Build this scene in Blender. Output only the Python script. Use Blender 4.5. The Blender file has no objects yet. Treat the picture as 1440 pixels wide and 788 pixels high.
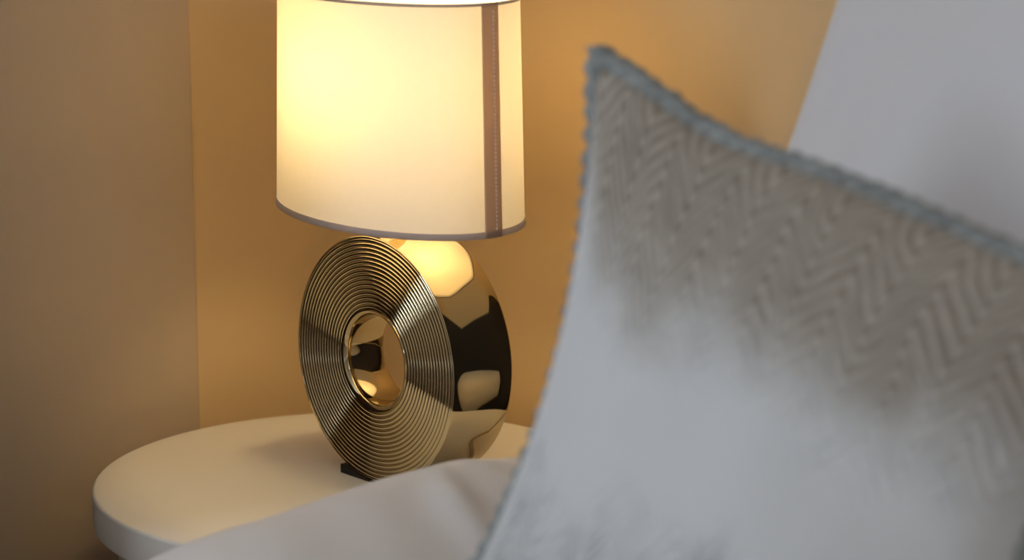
import bpy, bmesh, math, random
from mathutils import Vector, Matrix, noise
random.seed(7)
C = bpy.context.scene.collection
PI = math.pi
TZ = 0.5            # bedside table height
WALL_Y = 0.26       # wall behind the bed head
CORNER_X = -0.385

# ------------------------------------------------------------------ materials
def srgb(r, g, b):
    f = lambda c: (c/12.92 if c <= .04045 else ((c+.055)/1.055)**2.4)
    return (f(r/255), f(g/255), f(b/255), 1)

def mat(name, color, rough=.5, metal=0, spec=.5, sheen=0, noise_amt=0, noise_scale=40, bump=0, bump_scale=300):
    m = bpy.data.materials.new(name); m.use_nodes = True
    nt = m.node_tree; b = nt.nodes['Principled BSDF']
    b.inputs['Base Color'].default_value = color
    b.inputs['Roughness'].default_value = rough
    b.inputs['Metallic'].default_value = metal
    b.inputs['Specular IOR Level'].default_value = spec
    if sheen: b.inputs['Sheen Weight'].default_value = sheen
    tc = nt.nodes.new('ShaderNodeTexCoord')
    if noise_amt:
        n = nt.nodes.new('ShaderNodeTexNoise'); n.inputs['Scale'].default_value = noise_scale
        n.inputs['Detail'].default_value = 5
        nt.links.new(tc.outputs['Object'], n.inputs['Vector'])
        mx = nt.nodes.new('ShaderNodeMix'); mx.data_type = 'RGBA'
        mx.inputs['A'].default_value = tuple(c*(1-noise_amt) for c in color[:3])+(1,)
        mx.inputs['B'].default_value = tuple(min(1, c*(1+noise_amt)) for c in color[:3])+(1,)
        nt.links.new(n.outputs['Fac'], mx.inputs['Factor'])
        nt.links.new(mx.outputs['Result'], b.inputs['Base Color'])
    if bump:
        n2 = nt.nodes.new('ShaderNodeTexNoise'); n2.inputs['Scale'].default_value = bump_scale
        n2.inputs['Detail'].default_value = 3
        nt.links.new(tc.outputs['Object'], n2.inputs['Vector'])
        bp = nt.nodes.new('ShaderNodeBump'); bp.inputs['Strength'].default_value = bump
        bp.inputs['Distance'].default_value = .002
        nt.links.new(n2.outputs['Fac'], bp.inputs['Height'])
        nt.links.new(bp.outputs['Normal'], b.inputs['Normal'])
    return m

M = {}
M['accent'] = mat('ochre_wall_paint', (.72, .55, .33, 1), .75, spec=.25, noise_amt=.03, noise_scale=3, bump=.08, bump_scale=150)
M['added_dark'] = mat('added_blocker_brown', (.09, .07, .055, 1), .7, spec=.25, noise_amt=.04, noise_scale=3)  # for the dark pieces added out of view
M['wall'] = mat('mauve_beige_wall_paint', (.56, .47, .37, 1), .75, spec=.25, noise_amt=.03, noise_scale=3, bump=.08, bump_scale=150)
M['ceiling'] = mat('ceiling_paint', (.72, .70, .66, 1), .9, noise_amt=.02, noise_scale=4)
M['skirting'] = mat('skirting_paint', (.55, .48, .40, 1), .5, noise_amt=.02)
M['table'] = mat('white_lacquer', (.87, .86, .83, 1), .42, spec=.4, noise_amt=.015, noise_scale=30, bump=.03, bump_scale=90)
M['gold'] = mat('smoked_gold_metal', (.53, .455, .295, 1), .06, 1, noise_amt=.04, noise_scale=8)
M['brass'] = mat('brass', (.70, .55, .28, 1), .2, 1, noise_amt=.04)
M['rubber'] = mat('black_rubber', (.012, .011, .011, 1), .6, noise_amt=.1)
M['socket'] = mat('socket_plastic', (.75, .72, .66, 1), .4, noise_amt=.02)
M['cord'] = mat('cord_plastic', (.52, .42, .30, 1), .45, noise_amt=.03)
M['headboard'] = mat('dark_headboard_cloth', (.018, .014, .012, 1), .8, noise_amt=.2, noise_scale=300, bump=.3, bump_scale=600)
M['linen'] = mat('white_bed_linen', (.74, .73, .735, 1), .85, spec=.2, sheen=.15, noise_amt=.02, noise_scale=60, bump=.1, bump_scale=700)
M['pillowcase'] = mat('white_pillowcase', (.66, .665, .70, 1), .85, spec=.2, sheen=.15, noise_amt=.02, noise_scale=50, bump=.1, bump_scale=700)
M['mattress'] = mat('mattress_ticking', (.68, .67, .65, 1), .9, noise_amt=.03)
M['trim'] = mat('grey_cushion_trim', (.235, .26, .265, 1), .9, sheen=.2, noise_amt=.6, noise_scale=60, bump=.5, bump_scale=500)
M['frame'] = mat('white_window_frame', (.8, .8, .8, 1), .4, noise_amt=.02)

def wood_floor():
    m = bpy.data.materials.new('oak_floor'); m.use_nodes = True
    nt = m.node_tree; b = nt.nodes['Principled BSDF']; b.inputs['Roughness'].default_value = .45
    tc = nt.nodes.new('ShaderNodeTexCoord'); br = nt.nodes.new('ShaderNodeTexBrick')
    br.inputs['Scale'].default_value = 1; br.inputs['Brick Width'].default_value = 1.2; br.inputs['Row Height'].default_value = .14
    br.inputs['Mortar Size'].default_value = .003
    br.inputs['Color1'].default_value = (.20, .12, .065, 1); br.inputs['Color2'].default_value = (.26, .16, .09, 1)
    br.inputs['Mortar'].default_value = (.05, .03, .02, 1)
    nt.links.new(tc.outputs['Object'], br.inputs['Vector']); nt.links.new(br.outputs['Color'], b.inputs['Base Color'])
    return m
M['floor'] = wood_floor()

def shade_material(name, dcol, tcol, tfac):
    m = bpy.data.materials.new(name); m.use_nodes = True
    nt = m.node_tree; nt.nodes.clear(); L = nt.links.new
    out = nt.nodes.new('ShaderNodeOutputMaterial')
    d = nt.nodes.new('ShaderNodeBsdfDiffuse'); t = nt.nodes.new('ShaderNodeBsdfTranslucent')
    tc = nt.nodes.new('ShaderNodeTexCoord'); n = nt.nodes.new('ShaderNodeTexNoise')
    n.inputs['Scale'].default_value = 120; n.inputs['Detail'].default_value = 4
    L(tc.outputs['Object'], n.inputs['Vector'])
    for node, col in ((d, dcol), (t, tcol)):
        mx = nt.nodes.new('ShaderNodeMix'); mx.data_type = 'RGBA'
        mx.inputs['A'].default_value = tuple(c*.98 for c in col)+(1,)
        mx.inputs['B'].default_value = tuple(min(1, c*1.02) for c in col)+(1,)
        L(n.outputs['Fac'], mx.inputs['Factor']); L(mx.outputs['Result'], node.inputs['Color'])
    s = nt.nodes.new('ShaderNodeMixShader'); s.inputs[0].default_value = tfac
    L(d.outputs[0], s.inputs[1]); L(t.outputs[0], s.inputs[2]); L(s.outputs[0], out.inputs['Surface'])
    return m
M['shade'] = shade_material('white_lampshade_fabric', (.93, .92, .91), (.86, .78, .61), .245)
M['hem'] = shade_material('lampshade_hem_tape', (.50, .50, .55), (.85, .76, .70), .36)
M['seam'] = shade_material('lampshade_seam_fabric', (.50, .42, .38), (.84, .70, .60), .50)
M['stitch'] = mat('pale_thread', (.88, .80, .72, 1), .8, noise_amt=.05)

BULB_STRENGTH = 78
def bulb_material():
    m = bpy.data.materials.new('lit_bulb_glass'); m.use_nodes = True
    nt = m.node_tree; b = nt.nodes['Principled BSDF']
    b.inputs['Base Color'].default_value = (.9, .85, .75, 1)
    b.inputs['Emission Color'].default_value = (1, .70, .32, 1)
    b.inputs['Emission Strength'].default_value = BULB_STRENGTH
    return m
M['bulb'] = bulb_material()

def cushion_material():
    m = bpy.data.materials.new('chevron_weave'); m.use_nodes = True
    nt = m.node_tree; L = nt.links.new; b = nt.nodes['Principled BSDF']
    b.inputs['Roughness'].default_value = .9; b.inputs['Specular IOR Level'].default_value = .15
    b.inputs['Sheen Weight'].default_value = .15
    uv = nt.nodes.new('ShaderNodeUVMap'); uv.uv_map = 'weave'
    sx = nt.nodes.new('ShaderNodeSeparateXYZ'); L(uv.outputs['UV'], sx.inputs[0])
    def math_(op, a, c=None, clamp=False):
        n = nt.nodes.new('ShaderNodeMath'); n.operation = op; n.use_clamp = clamp
        for i, v in enumerate((a, c)):
            if v is None: continue
            if isinstance(v, (int, float)): n.inputs[i].default_value = v
            else: L(v, n.inputs[i])
        return n.outputs[0]
    U, V = sx.outputs['X'], sx.outputs['Y']        # metres on the cushion
    pp = math_('PINGPONG', U, CHEV_W)
    ph = math_('DIVIDE', math_('ADD', V, math_('MULTIPLY', pp, CHEV_K)), CHEV_P)
    st = math_('ADD', math_('MULTIPLY', math_('SINE', math_('MULTIPLY', ph, 2*PI)), .5), .5)
    nz = nt.nodes.new('ShaderNodeTexNoise'); nz.inputs['Scale'].default_value = 55; nz.inputs['Detail'].default_value = 4
    L(uv.outputs['UV'], nz.inputs['Vector'])
    nz2 = nt.nodes.new('ShaderNodeTexNoise'); nz2.inputs['Scale'].default_value = 9; nz2.inputs['Detail'].default_value = 3
    L(uv.outputs['UV'], nz2.inputs['Vector'])
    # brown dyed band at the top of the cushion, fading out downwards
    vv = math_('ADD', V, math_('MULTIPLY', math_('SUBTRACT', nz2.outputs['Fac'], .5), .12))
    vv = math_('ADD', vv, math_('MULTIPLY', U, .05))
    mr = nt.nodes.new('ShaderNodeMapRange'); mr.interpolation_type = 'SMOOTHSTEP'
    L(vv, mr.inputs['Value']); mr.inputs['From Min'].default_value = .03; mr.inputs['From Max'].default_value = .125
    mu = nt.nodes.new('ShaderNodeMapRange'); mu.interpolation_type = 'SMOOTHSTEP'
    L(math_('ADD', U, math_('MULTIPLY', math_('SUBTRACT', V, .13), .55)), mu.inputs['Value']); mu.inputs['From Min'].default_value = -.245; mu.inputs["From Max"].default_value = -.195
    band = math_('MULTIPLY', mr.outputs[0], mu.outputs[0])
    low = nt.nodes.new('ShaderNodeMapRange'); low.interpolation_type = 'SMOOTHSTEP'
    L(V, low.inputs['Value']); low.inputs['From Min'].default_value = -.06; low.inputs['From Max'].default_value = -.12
    pat = math_('ADD', math_('MULTIPLY', st, .85), math_('MULTIPLY', nz.outputs['Fac'], .35), True)
    brown = nt.nodes.new('ShaderNodeMix'); brown.data_type = 'RGBA'
    brown.inputs['A'].default_value = (.165, .138, .108, 1); brown.inputs['B'].default_value = (.39, .36, .315, 1)
    L(pat, brown.inputs['Factor'])
    grey = nt.nodes.new('ShaderNodeMix'); grey.data_type = 'RGBA'
    grey.inputs['A'].default_value = (.47, .49, .50, 1); grey.inputs['B'].default_value = (.56, .58, .60, 1)
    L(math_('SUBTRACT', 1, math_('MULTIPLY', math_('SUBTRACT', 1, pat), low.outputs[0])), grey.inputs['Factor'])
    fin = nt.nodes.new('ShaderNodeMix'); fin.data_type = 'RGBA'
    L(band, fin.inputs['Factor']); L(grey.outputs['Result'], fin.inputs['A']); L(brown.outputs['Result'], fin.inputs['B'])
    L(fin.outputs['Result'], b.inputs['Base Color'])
    nb = nt.nodes.new('ShaderNodeTexNoise'); nb.inputs['Scale'].default_value = 700
    L(uv.outputs['UV'], nb.inputs['Vector'])
    bp = nt.nodes.new('ShaderNodeBump'); bp.inputs['Strength'].default_value = .3; bp.inputs['Distance'].default_value = .001
    L(nb.outputs['Fac'], bp.inputs['Height']); L(bp.outputs['Normal'], b.inputs['Normal'])
    return m
CHEV_W, CHEV_K, CHEV_P = .031, 1.2, .0142
M['cushion'] = cushion_material()

# ------------------------------------------------------------------ helpers
def empty(name, loc, label, cat, group=None):
    o = bpy.data.objects.new(name, None); C.objects.link(o); o.location = loc
    o.empty_display_size = .05
    o['label'] = label; o['category'] = cat
    if group: o['group'] = group
    return o

def mesh(name, verts, faces, m, parent=None, smooth=True, loc=None, recalc=True):
    """verts in world coordinates; stored relative to the parent (or to loc)"""
    off = Vector(parent_loc(parent)) if parent else Vector(loc or (0, 0, 0))
    me = bpy.data.meshes.new(name)
    me.from_pydata([Vector(v)-off for v in verts], [], faces)
    if recalc:
        bm = bmesh.new(); bm.from_mesh(me)
        bmesh.ops.recalc_face_normals(bm, faces=bm.faces); bm.to_mesh(me); bm.free()
    me.materials.append(m)
    o = bpy.data.objects.new(name, me); C.objects.link(o)
    if parent: o.parent = parent
    else: o.location = off
    if smooth:
        for p in me.polygons: p.use_smooth = True
    return o

def parent_loc(p):
    v = Vector((0, 0, 0))
    while p: v += p.location; p = p.parent
    return v

def sharp(o, deg=35):
    me = o.data
    bm = bmesh.new(); bm.from_mesh(me)
    for e in bm.edges:
        if len(e.link_faces) == 2 and e.calc_face_angle(0) > math.radians(deg): e.smooth = False
    bm.to_mesh(me); bm.free(); return o

def box_geo(x0, x1, y0, y1, z0, z1):
    v = [(x, y, z) for x in (x0, x1) for y in (y0, y1) for z in (z0, z1)]
    f = [(0, 1, 3, 2), (4, 6, 7, 5), (0, 4, 5, 1), (2, 3, 7, 6), (0, 2, 6, 4), (1, 5, 7, 3)]
    return v, f

def box(name, b, m, parent=None, bevel=0, seg=3, loc=None):
    v, f = box_geo(*b)
    if loc is None and not parent: loc = ((b[0]+b[1])/2, (b[2]+b[3])/2, b[4])
    o = mesh(name, v, f, m, parent, smooth=False, loc=loc)
    if bevel:
        bm = bmesh.new(); bm.from_mesh(o.data)
        bmesh.ops.bevel(bm, geom=bm.edges[:], offset=bevel, segments=seg, profile=.5, affect='EDGES')
        bm.to_mesh(o.data); bm.free()
        for p in o.data.polygons: p.use_smooth = True
    return o

def merge(*geos):
    V, F = [], []
    for v, f in geos:
        n = len(V); V += list(v); F += [tuple(i+n for i in q) for q in f]
    return V, F

def lathe_geo(profile, origin, axis='z', seg=96, closed=False):
    """profile of (radius, height) revolved about z or y through origin"""
    V, F = [], []; n = len(profile)
    for k in range(seg):
        a = 2*PI*k/seg; ca, sa = math.cos(a), math.sin(a)
        for r, h in profile:
            if axis == 'z': V.append((origin[0]+r*ca, origin[1]+r*sa, origin[2]+h))
            else: V.append((origin[0]+r*ca, origin[1]+h, origin[2]+r*sa))
    rows = n if closed else n-1
    for k in range(seg):
        k2 = (k+1) % seg
        for i in range(rows):
            j = (i+1) % n
            F.append((k*n+i, k2*n+i, k2*n+j, k*n+j))
    return V, F

def tube_geo(pts, r, seg=12, closed=False, caps=True):
    """tube along points; r constant or function of index fraction and angle"""
    V, F = [], []; n = len(pts); P = [Vector(p) for p in pts]
    rf = r if callable(r) else (lambda t, a: r)
    up = None
    for i, p in enumerate(P):
        if closed: t = (P[(i+1) % n]-P[i-1]).normalized()
        else: t = (P[min(i+1, n-1)]-P[max(i-1, 0)]).normalized()
        if up is None:
            up = Vector((0, 0, 1)) if abs(t.z) < .9 else Vector((1, 0, 0))
        up = (up-t*up.dot(t)).normalized(); s = t.cross(up)
        for k in range(seg):
            a = 2*PI*k/seg
            V.append(p+(up*math.cos(a)+s*math.sin(a))*rf(i/n, a))
    for i in range(n if closed else n-1):
        j = (i+1) % n
        for k in range(seg):
            k2 = (k+1) % seg
            F.append((i*seg+k, i*seg+k2, j*seg+k2, j*seg+k))
    if caps and not closed:
        F.append(tuple(range(seg))[::-1]); F.append(tuple((n-1)*seg+k for k in range(seg)))
    return V, F

def structure(o):
    o['kind'] = 'structure'; return o

# ------------------------------------------------------------------ the room
RX, FY, H = 3.3, -3.7, 2.6
T = .12
structure(box('floor', (CORNER_X-T, RX+T, FY-T, WALL_Y+T, -.1, 0), M['floor']))
structure(box('ceiling', (CORNER_X-T, RX+T, FY-T, WALL_Y+T, H, H+.1), M['ceiling']))
structure(box('wall_back', (CORNER_X-T, RX+T, WALL_Y, WALL_Y+T, 0, H), M['accent']))
structure(box('added_light_blocker', (CORNER_X, -.12, -.76, -.47, 0, H), M['added_dark']))  # unseen block, added to shade the table and darken the ring's reflections
structure(box('trim_1', (CORNER_X, CORNER_X+.008, -.285, 0, 0, H), M['wall'], bevel=.003))
structure(box('added_dark_panel', (CORNER_X, CORNER_X+.008, -.47, -.285, 0, H), M['added_dark'], bevel=.003))  # unseen dark strip, added so the ring face reflects something dark
structure(box('wall_front', (CORNER_X-T, RX+T, FY-T, FY, 0, H), M['wall']))
fw = .05
def wall_with_window(wall, window, x0, x1, xa, xb, y0, y1, z0, z1, m):
    """wall across x0..x1 with a window hole y0..y1, z0..z1; the frame stands in xa..xb"""
    structure(mesh(wall, *merge(box_geo(x0, x1, FY, y0, 0, H), box_geo(x0, x1, y1, WALL_Y, 0, H),
              box_geo(x0, x1, y0, y1, 0, z0), box_geo(x0, x1, y0, y1, z1, H)), m, smooth=False, recalc=False))
    ym = (y0+y1)/2
    structure(mesh(window, *merge(
        box_geo(xa, xb, y0, y1, z0, z0+fw), box_geo(xa, xb, y0, y1, z1-fw, z1),
        box_geo(xa, xb, y0, y0+fw, z0+fw, z1-fw), box_geo(xa, xb, y1-fw, y1, z0+fw, z1-fw),
        box_geo(xa, xb, ym-.03, ym+.03, z0+fw, z1-fw)), M['frame'], smooth=False, recalc=False))
LW = (-2.75, -1.6, 1.15, 2.35)
RW = (-1.4, -.2, 1.15, 2.3)
wall_with_window('wall_left', 'window_1', CORNER_X-T, CORNER_X, CORNER_X-.08, CORNER_X-.02, *LW, M['accent'])
wall_with_window('wall_right', 'added_side_window', RX, RX+T, RX+.02, RX+.08, *RW, M['wall'])  # the opening on this side is added, for weak fill on the walls
structure(box('baseboard_back', (CORNER_X, RX, WALL_Y-.014, WALL_Y, 0, .09), M['skirting'], bevel=.003))
structure(box('baseboard_left', (CORNER_X+.0081, CORNER_X+.02, -.264, WALL_Y-.014, 0, .09), M['skirting'], bevel=.003))

# ------------------------------------------------------------------ bedside table
tx, ty, tr = -.0268, -.0413, .2748
table = empty('bedside_table', (tx, ty, 0), 'round white bedside table with a thick rounded top, standing beside the bed', 'table')
th = .038
def arc(cr, ch, r, a0, a1, n=6):
    return [(cr+r*math.cos(math.radians(a0+(a1-a0)*i/n)), ch+r*math.sin(math.radians(a0+(a1-a0)*i/n))) for i in range(n+1)]
prof = [(0, -th), (tr-.004, -th)] + arc(tr-.004, -th+.004, .004, -90, 0, 4) + arc(tr-.004, -.004, .004, 0, 90, 5) + [(tr-.03, 0), (tr*.5, 0), (0, 0)]
sharp(mesh('table_top', *lathe_geo(prof, (tx, ty, TZ), seg=160), M['table'], table), 50)
pr = [(0, -th-.085), (tr-.03, -th-.085)] + arc(tr-.03, -th-.080, .005, -90, 0, 4) + [(tr-.025, -th), (0, -th)]
sharp(mesh('apron', *lathe_geo(pr, (tx, ty, TZ), seg=128), M['table'], table), 50)
pr = [(.05, -th-.085), (.045, -th-.12), (.04, -.25), (.045, -.44), (.07, -.478)]
mesh('pedestal', *lathe_geo(pr, (tx, ty, TZ), seg=64), M['table'], table)
pr = [(0, -.5), (.195, -.5)] + arc(.195, -.494, .006, -90, 90, 6) + [(.12, -.480), (.0, -.476)]
sharp(mesh('foot_plate', *lathe_geo(pr, (tx, ty, TZ), seg=96), M['table'], table), 60)

# ------------------------------------------------------------------ table lamp
lamp = empty('table_lamp', (0, 0, TZ), 'lit table lamp with a grooved gold ring base and a white oval shade', 'lamp')
R, TH = .13, .0785
CZ = TZ+R+.0008
# ring body: axis along y, front face towards -y, concentric grooves on both faces
yf = -TH/2
prof = []
r_out, r_in = .1275, .0545
NR = 16
step = (r_out-r_in)/NR
prof.append((R-.0008, yf+.0022)); prof.append((R-.0003, yf+.0008)); prof.append((R-.0012, yf)); prof.append((r_out+.0004, yf+.0001))
for i in range(NR):
    r0 = r_out-i*step
    for k in range(8):
        q = k/8
        prof.append((r0-q*step, yf+.0011-.0011*math.sin(PI*q)**.75))
prof.append((r_in, yf+.0013)); prof.append((r_in-.0006, yf+.0002))
fr = .0065
prof += [(.0473+fr-fr*math.sin(math.radians(a)), yf+fr-fr*math.cos(math.radians(a))) for a in range(0, 91, 15)]
prof += [(.0463, yf+.02), (.0456, 0), (.0463, .010)]
prof += [(.0463+.003*(1-math.cos(math.radians(a))), .010+.003*math.sin(math.radians(a))) for a in range(20, 91, 20)]
prof += [(.054, .0145), (.062, .020), (.085, .0325), (.110, -yf-.0006), (R-.0025, -yf), (R-.0008, -yf-.0006), (R, -yf-.0024)]
prof += [(R, .02), (R, 0), (R, -.02)]
ring = mesh('ring_body', *lathe_geo(prof, (0, 0, CZ), axis='y', seg=256, closed=True), M['gold'], lamp)
sharp(ring, 60)
# rubber foot wedged between the round rim and the table top
fx, fyh = .0535, TH/2-.003
n = 24; V = []; F = []
for s in (-1, 1):
    for i in range(n+1):
        x = -fx+2*fx*i/n
        top = CZ-math.sqrt((R+.0002)**2-x*x)
        V.append((x, s*fyh - (.006 if s < 0 else 0), TZ+.0001)); V.append((x, s*fyh - (.006 if s < 0 else 0), max(TZ+.0003, min(top, TZ+.0095))))
m_ = 2*(n+1)
for i in range(n):
    a = 2*i
    F += [(a, a+1, a+3, a+2), (m_+a, m_+a+2, m_+a+3, m_+a+1), (a+1, m_+a+1, m_+a+3, a+3), (a, a+2, m_+a+2, m_+a)]
F += [(0, m_, m_+1, 1), (2*n, 2*n+1, m_+2*n+1, m_+2*n)]
mesh('rubber_foot', V, F, M['rubber'], lamp, smooth=False)
# neck, socket, bulb
pr = [(.021, -.0035), (.021, .002), (.017, .005), (.0085, .008), (.0085, .045), (.013, .048), (.013, .052), (0, .053)]
sharp(mesh('neck', *lathe_geo(pr, (0, 0, CZ+R), seg=40), M['brass'], lamp), 40)
zs = CZ+R+.052
pr = [(0, 0), (.017, 0), (.018, .003), (.018, .064), (.0165, .068), (0, .068)]
sharp(mesh('bulb_socket', *lathe_geo(pr, (0, 0, zs), seg=40), M['socket'], lamp), 40)
zb = zs+.066
pr = [(.0, 0), (.0135, 0), (.0135, .018), (.016, .026), (.024, .044), (.0295, .060), (.030, .070), (.027, .084), (.019, .095), (.009, .0995), (0, .1)]
mesh('bulb', *lathe_geo(pr, (0, 0, zb), seg=40), M['bulb'], lamp)
# oval shade
A, B, ROT = .1816, .1105, math.radians(-12.64)
SX, SY, Z0, Z1, TAP = -.002, -.0025, .7847, 1.0101, .962
def oval(t, z, grow=0):
    k = 1+(TAP-1)*(z-Z0)/(Z1-Z0)
    x, y = (k*A+grow)*math.cos(t), (k*B+grow)*math.sin(t)
    return (SX+x*math.cos(ROT)-y*math.sin(ROT), SY+x*math.sin(ROT)+y*math.cos(ROT), z)
def band(z0, z1, nz, t0=0, t1=2*PI, nt=192, grow=0, closed=True):
    V, F = [], []; cols = nt if closed else nt+1
    for i in range(cols):
        t = t0+(t1-t0)*i/nt
        for j in range(nz+1): V.append(oval(t, z0+(z1-z0)*j/nz, grow))
    for i in range(nt):
        i2 = (i+1) % cols
        for j in range(nz): F.append((i*(nz+1)+j, i2*(nz+1)+j, i2*(nz+1)+j+1, i*(nz+1)+j+1))
    return V, F
shade = mesh('lamp_shade', *band(Z0, Z1, 12), M['shade'], lamp)
def hem(name, z0, z1):
    V, F = [], []; nt = 192
    sec = [(-.0010, z0), (.0010, z0), (.0012, (z0+z1)/2), (.0010, z1), (-.0010, z1)]
    for i in range(nt):
        for g, z in sec: V.append(oval(2*PI*i/nt, z, g))
    n = len(sec)
    for i in range(nt):
        i2 = (i+1) % nt
        for j in range(n): F.append((i*n+j, i2*n+j, i2*n+(j+1) % n, i*n+(j+1) % n))
    return mesh(name, V, F, M['hem'], shade)
hem('bottom_hem', Z0-.001, Z0+.0055)['label'] = 'grey hem tape around the bottom of the shade'
hem('top_hem', Z1-.0022, Z1+.0008)
ts0, ts1 = math.radians(2.4), math.radians(13.2)
sv, sf = band(Z0-.0012, Z1+.0010, 24, ts0, ts1, 8, .0017, closed=False)
seam = mesh('seam', sv, sf, M['seam'], shade)
sol = seam.modifiers.new('thickness', 'SOLIDIFY'); sol.thickness = .0008; sol.offset = -1
seam['label'] = 'overlapping brown-grey vertical seam of the shade'
tst = math.radians(9.0)
pts = []
g = []
ns = 52
for i in range(ns):
    z = Z0+.006+(Z1-Z0-.012)*(i+.15)/ns; z2 = z+.0026
    g.append(tube_geo([oval(tst, z, .0019), oval(tst+math.radians(.4), (z+z2)/2, .0026), oval(tst, z2, .0019)], .0009, 6))
mesh('stitching', *merge(*g), M['stitch'], seam)['label'] = 'pale dotted stitching down the seam'
# wire carrier that holds the shade
g = [tube_geo([(SX+.024*math.cos(2*PI*i/32), SY+.024*math.sin(2*PI*i/32), zs+.060) for i in range(32)], .0016, 8, closed=True)]
for k in range(2):
    t = PI*k+math.radians(8)
    e = oval(t, zs+.075, -.0012)
    p0 = Vector((SX+.024*math.cos(t+ROT), SY+.024*math.sin(t+ROT), zs+.060))
    g.append(tube_geo([p0, p0.lerp(Vector(e), .5)+Vector((0, 0, .004)), e], .0014, 8))
mesh('shade_carrier', *merge(*g), M['brass'], lamp)
# flex from the back of the ring to the wall
def bez(P, n):
    out = []
    P = [Vector(p) for p in P]
    P = [P[0]*2-P[1]]+P+[P[-1]*2-P[-2]]
    for i in range(1, len(P)-2):
        for k in range(n):
            t = k/n; a, b, c, d = P[i-1:i+3]
            out.append(.5*((2*b)+(c-a)*t+(2*a-5*b+4*c-d)*t*t+(3*b-a-3*c+d)*t**3))
    out.append(P[-2]); return out
cz = TZ+.0024
mesh('power_cord', *tube_geo(bez([(.02, .036, TZ+.012), (.035, .055, cz), (.085, .047, cz), (.118, .052, cz), (.132, .10, cz+.006), (.133, .16, TZ+.045), (.13, .20, TZ+.07), (.13, .226, TZ+.07)], 10), .0023, 10), M['cord'], lamp)

mesh('plug', *lathe_geo([(0, -.034), (.006, -.034), (.015, -.022), (.019, -.010), (.019, 0), (0, 0)], (.13, WALL_Y-.0003, TZ+.07), axis='y', seg=24), M['socket'], lamp)

# ------------------------------------------------------------------ bed
bed = empty('bed', (1.24, -.85, 0), 'low double bed with a dark upholstered headboard behind the pillows', 'bed')
box('bed_base', (.36, 2.12, -1.88, .18, .10, .30), M['headboard'], bed, bevel=.015)
box('mattress', (.33, 2.14, -1.9, .185, .302, .52), M['mattress'], bed, bevel=.05, seg=5)
box('headboard', (.165, 2.33, .19, .254, .02, .835), M['headboard'], bed, bevel=.02, seg=4)
for sx_ in (.46, 2.05):
    for sy_ in (-1.8, .1):
        sharp(mesh('leg', *lathe_geo([(0, 0), (.02, 0), (.028, .1), (0, .1)], (sx_, sy_, 0), seg=24), M['headboard'], bed), 40)

# ------------------------------------------------------------------ duvet
RIDGE = [(-1.9, .585), (-1.2, .597), (-.9, .592), (-.7, .596), (-.56, .601), (-.525, .6057), (-.4973, .6125), (-.4481, .6171), (-.4047, .6187),
         (-.33, .6255), (-.283, .6291), (-.235, .6296), (-.202, .6306), (-.177, .6246), (-.143, .6202), (-.08, .6088), (0, .60), (.17, .598)]
def ridge(y):
    for (a, h0), (b, h1) in zip(RIDGE, RIDGE[1:]):
        if y <= b:
            t = max(0, (y-a)/(b-a)); return h0+(h1-h0)*t
    return RIDGE[-1][1]
def seg_d(px, py, a, b):
    ax, ay = a; bx, by = b
    dx, dy = bx-ax, by-ay
    t = max(0, min(1, ((px-ax)*dx+(py-ay)*dy)/(dx*dx+dy*dy)))
    return math.hypot(px-ax-t*dx, py-ay-t*dy)
FOLDS = [((.349, -.246), (.41, -.272), .007, .012), ((.41, -.272), (.47, -.29), .008, .014), ((.36, -.33), (.52, -.40), .002, .025),
         ((.37, -.43), (.50, -.50), .002, .03), ((.5, -.62), (.9, -.7), .012, .02), ((.7, -.9), (1.4, -1.1), .012, .025)]
def smooth01(a, b, x):
    t = max(0, min(1, (x-a)/(b-a))); return t*t*(3-2*t)
def duvet():
    xs = []
    prof = [(.298, .22), (.286, .30), (.278, .40), (.272, .48), (.272, .51), (.275, .535)]
    V, F = [], []
    ny = 150
    tops = [.280, .288, .298, .312, .328, .345, .358, .372, .388, .405, .425, .45, .475, .50, .53, .56, .6, .65, .7, .78, .88, 1.0, 1.15, 1.3, 1.5, 1.7, 1.9, 2.05, 2.13]
    rows = None
    for j in range(ny+1):
        y = -1.92+2.10*j/ny
        row = []
        rz = ridge(y)
        for x, z in prof:
            zz = z if z < .5 else z+(rz-.62)*(z-.5)/.035
            row.append((x+.006*noise.noise((y*4, z*5, 3)), y, zz))
        for x in tops:
            if x < .345:
                t = (.345-x)/.072; z = rz-.062*(1-math.sqrt(max(0, 1-min(1, t)**2)))-.010*t
            else:
                t = min(1, (x-.345)/.20); s = t*t*(3-2*t)
                z = rz+(.583-rz)*s
            z += .005*noise.noise((x*4, y*4, 1))*min(1, max(0, (x-.345)/.1))
            for a, b, hgt, w in FOLDS:
                d = seg_d(x, y, a, b)
                if d < 4*w and x > .345: z += 1.3*hgt*math.exp(-(d/w)**2)*min(1, (x-.345)/.02)
            dent = smooth01(.45, .58, x)*smooth01(-.70, -.56, y)      # pressed down under the pillows
            z = z*(1-dent)+.5585*dent
            row.append((x, y, z))
        for x, z in [(2.17, .575), (2.185, .54), (2.185, .45), (2.18, .3), (2.17, .22)]:
            row.append((x+.006*noise.noise((y*4, z*5, 9)), y, z))
        V += row; w_ = len(row)
    for j in range(ny):
        for i in range(w_-1):
            F.append((j*w_+i, j*w_+i+1, (j+1)*w_+i+1, (j+1)*w_+i))
    o = mesh('duvet', V, F, M['linen'], loc=(1.24, -.85, .56))
    s = o.modifiers.new('thickness', 'SOLIDIFY'); s.thickness = .014; s.offset = -1
    ss = o.modifiers.new('smooth', 'SUBSURF'); ss.levels = 1; ss.render_levels = 1
    o['label'] = 'puffy white duvet spread over the bed, its edge beside the round table'; o['category'] = 'duvet'
    return o
duvet()

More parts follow.
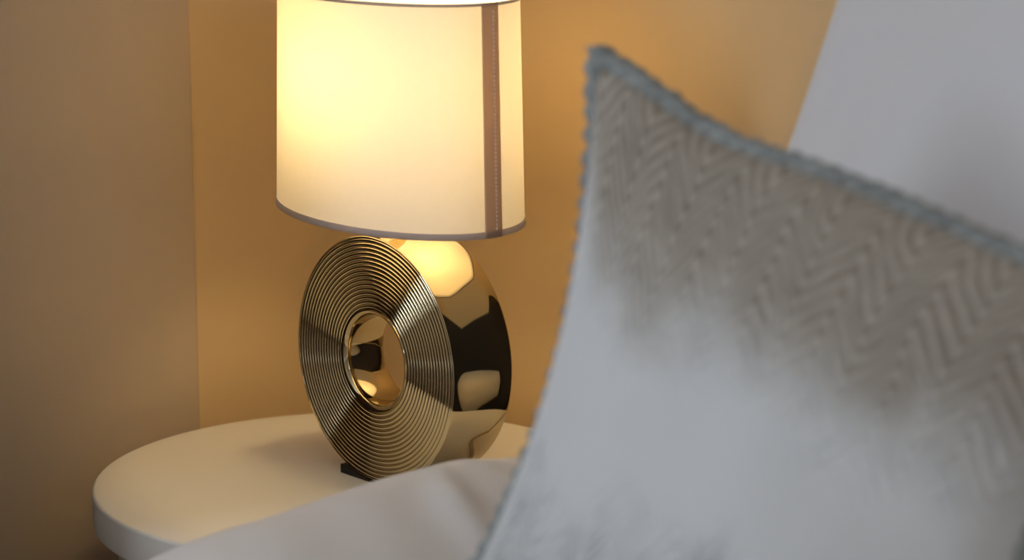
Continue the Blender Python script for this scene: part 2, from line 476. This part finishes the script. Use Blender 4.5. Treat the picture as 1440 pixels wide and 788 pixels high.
# ------------------------------------------------------------------ cushions and pillows
def pillow_frame(TL, TR, BL, BR, sag, u, v, ear=0):
    """point of the flat outline for u,v in -1..1, edges drawn in between the corners"""
    su, sv = (u+1)/2, (v+1)/2
    p = (TL*(1-su)+TR*su)*sv+(BL*(1-su)+BR*su)*(1-sv)
    ex = ((TR-TL)+(BR-BL)).normalized(); ez = ((TL-BL)+(TR-BR)).normalized()
    sl, sr, sb, st = sag
    cu, cv = 1-u*u, 1-v*v
    # pull each edge inward in the middle
    st = st+ear*math.exp(-((u+.5)/.35)**2)
    p = p+ex*((sl*(1-su)-sr*su)*cv)+ez*((sb*(1-sv)-st*sv)*cu)
    return p

def pillow_geo(TL, TR, BL, BR, sag, thick, n, relief=None, expo=.45, crumple=.004, seed=0, sides=(1, 1), ear=0):
    TL, TR, BL, BR = map(Vector, (TL, TR, BL, BR))
    nrm = (TR-TL).cross(TL-BL).normalized()          # towards the viewer side
    if nrm.y > 0: nrm = -nrm
    V, F, UV = [], [], []
    W, Hh = ((TR-TL).length+(BR-BL).length)/2, ((TL-BL).length+(TR-BR).length)/2
    def s_(i): 
        t = -1+2*i/n
        return math.sin(t*PI/2)*.55+t*.45
    for side, sgn in ((0, 1), (1, -1)):
        for j in range(n+1):
            for i in range(n+1):
                u, v = s_(i), s_(j)
                p = pillow_frame(TL, TR, BL, BR, sag, u, v, ear)
                e = max(0, (1-u*u)*(1-v*v))
                d = thick/2*e**expo
                cr = crumple*noise.noise((u*2.2+seed, v*2.2, side*5))*min(1, e*3)
                p = p+nrm*sgn*(d*sides[side]+cr)
                if relief and side == 0: p = p+nrm*relief(u*W/2, v*Hh/2, u, v)*min(1, e*6)
                V.append(p); UV.append((u*W/2, v*Hh/2))
    m_ = (n+1)*(n+1)
    for j in range(n):
        for i in range(n):
            a = j*(n+1)+i
            F.append((a, a+1, a+n+2, a+n+1)); F.append((m_+a, m_+a+n+1, m_+a+n+2, m_+a+1))
    return V, F, UV, nrm

def weld(o, d=1e-5):
    bm = bmesh.new(); bm.from_mesh(o.data)
    bmesh.ops.remove_doubles(bm, verts=bm.verts[:], dist=d)
    bmesh.ops.recalc_face_normals(bm, faces=bm.faces); bm.to_mesh(o.data); bm.free()
    for p in o.data.polygons: p.use_smooth = True

def set_uv(o, UV):
    l = o.data.uv_layers.new(name='weave')
    for lp in o.data.loops: l.data[lp.index].uv = UV[lp.vertex_index]

def warp(U, V):
    return (U+.0055*noise.noise((U*22, V*22, 4))+.002*noise.noise((U*80, V*80, 5)), V+.0055*noise.noise((U*22, V*22, 14))+.002*noise.noise((U*80, V*80, 15)))
def weave(U, Vv, u, v):
    U, Vv = warp(U, Vv)
    m_ = U % (2*CHEV_W); pp = m_ if m_ < CHEV_W else 2*CHEV_W-m_
    ph = (Vv+pp*CHEV_K)/CHEV_P
    amp = .0012*smooth01(.02, .30, v+.15*noise.noise((u*3, v*3, 2)))+.0020*smooth01(-.15, -.40, v+.2*noise.noise((u*3, v*3, 7)))
    amp *= .8+.7*noise.noise((U*40, Vv*40, 9))
    return amp*math.sin(2*PI*ph)

cTL, cTR, cBL, cBR = Vector((.659, -.347, 1.026)), Vector((1.118, -.334, .914)), Vector((.635, -.468, .618)), Vector((1.094, -.470, .585))
EAR = .014
SAG = (.046, .016, .0, .007)
cush = empty('cushion', ((.635+1.094)/2, -.47, .59), 'grey square throw cushion with a chevron weave, brown across the top, and grey rope trim', 'cushion')
V, F, UV, nrm = pillow_geo(cTL, cTR, cBL, cBR, SAG, .15, 320, weave, .5, .006, 3, ear=EAR)
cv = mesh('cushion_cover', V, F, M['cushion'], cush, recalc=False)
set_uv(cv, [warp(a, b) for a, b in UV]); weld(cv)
# rope trim round the outline
pts = []
N = 170
for side in range(4):
    for k in range(N):
        t = -1+2*k/N
        u, v = [(t, 1), (1, -t), (-t, -1), (-1, t)][side]
        pts.append(pillow_frame(cTL, cTR, cBL, cBR, SAG, u, v, EAR))
def rope(t, a):
    return .0088+.0020*math.sin(2*a+t*2*PI*110)+.0016*noise.noise((t*160, math.cos(a), math.sin(a)))
mesh('rope_trim', *tube_geo(pts, rope, 14, closed=True), M['trim'], cush)['label'] = 'darker grey rope trim around the cushion edge'

# big white pillow leaning on the headboard
pTL, pTR = Vector((.585, .085, 1.19)), Vector((1.28, .085, 1.17))
pBL, pBR = Vector((.57, -.20, .588)), Vector((1.29, -.20, .588))
V, F, UV, _ = pillow_geo(pTL, pTR, pBL, pBR, (.02, .02, .0, .02), .19, 90, None, .30, .018, 11)
pl = mesh('pillow', V, F, M['pillowcase'], loc=(.9, -.2, .59), recalc=False)
weld(pl)
pl['label'] = 'large plain white pillow propped upright behind the chevron cushion'; pl['category'] = 'pillow'

# ------------------------------------------------------------------ light
w = bpy.data.worlds.new('daylight'); bpy.context.scene.world = w; w.use_nodes = True
bg = w.node_tree.nodes['Background']
sky = w.node_tree.nodes.new('ShaderNodeTexSky'); sky.sky_type = 'HOSEK_WILKIE'
sky.sun_direction = (.4, .5, .6); sky.turbidity = 4
w.node_tree.links.new(sky.outputs[0], bg.inputs['Color']); bg.inputs['Strength'].default_value = .6
def daylight(name, win, x, rot, energy, col):
    y0, y1, z0, z1 = win
    l = bpy.data.lights.new(name, 'AREA'); l.shape = 'RECTANGLE'; l.size = z1-z0-.1; l.size_y = y1-y0-.1
    l.energy = energy; l.color = col
    o = bpy.data.objects.new(name, l); C.objects.link(o)
    o.location = (x, (y0+y1)/2, (z0+z1)/2); o.rotation_euler = (0, rot, 0)
DAY1, DAY2 = 41, 6
daylight('window_daylight', LW, CORNER_X-.012, -PI/2, DAY1, (.80, .89, 1.0))
daylight('added_side_fill', RW, RX+.012, PI/2, DAY2, (.84, .90, 1.0))  # added weak fill for the walls, through the made-up side opening

# ------------------------------------------------------------------ camera
cam = bpy.data.cameras.new('camera'); co = bpy.data.objects.new('camera', cam); C.objects.link(co)
co.location = (1.9518, -1.5664, 1.2272)
d = Vector((-.7350, .6472, -.2024))
co.rotation_euler = d.to_track_quat('-Z', 'Y').to_euler()
cam.sensor_width = 36; cam.lens = 3463.9/1440*36; cam.clip_start = .05
cam.dof.use_dof = True; cam.dof.focus_distance = 2.54; cam.dof.aperture_fstop = cam.lens/1000/.023
sc = bpy.context.scene
sc.camera = co
sc.view_settings.view_transform = 'Standard'; sc.view_settings.look = 'None'
sc.view_settings.gamma = 1; sc.view_settings.use_curve_mapping = False
sc.view_settings.exposure = 0
sc.cycles.use_denoising = True
sc.cycles.max_bounces = 10; sc.cycles.diffuse_bounces = 6; sc.cycles.glossy_bounces = 5; sc.cycles.transmission_bounces = 6
sc.cycles.sample_clamp_indirect = 6
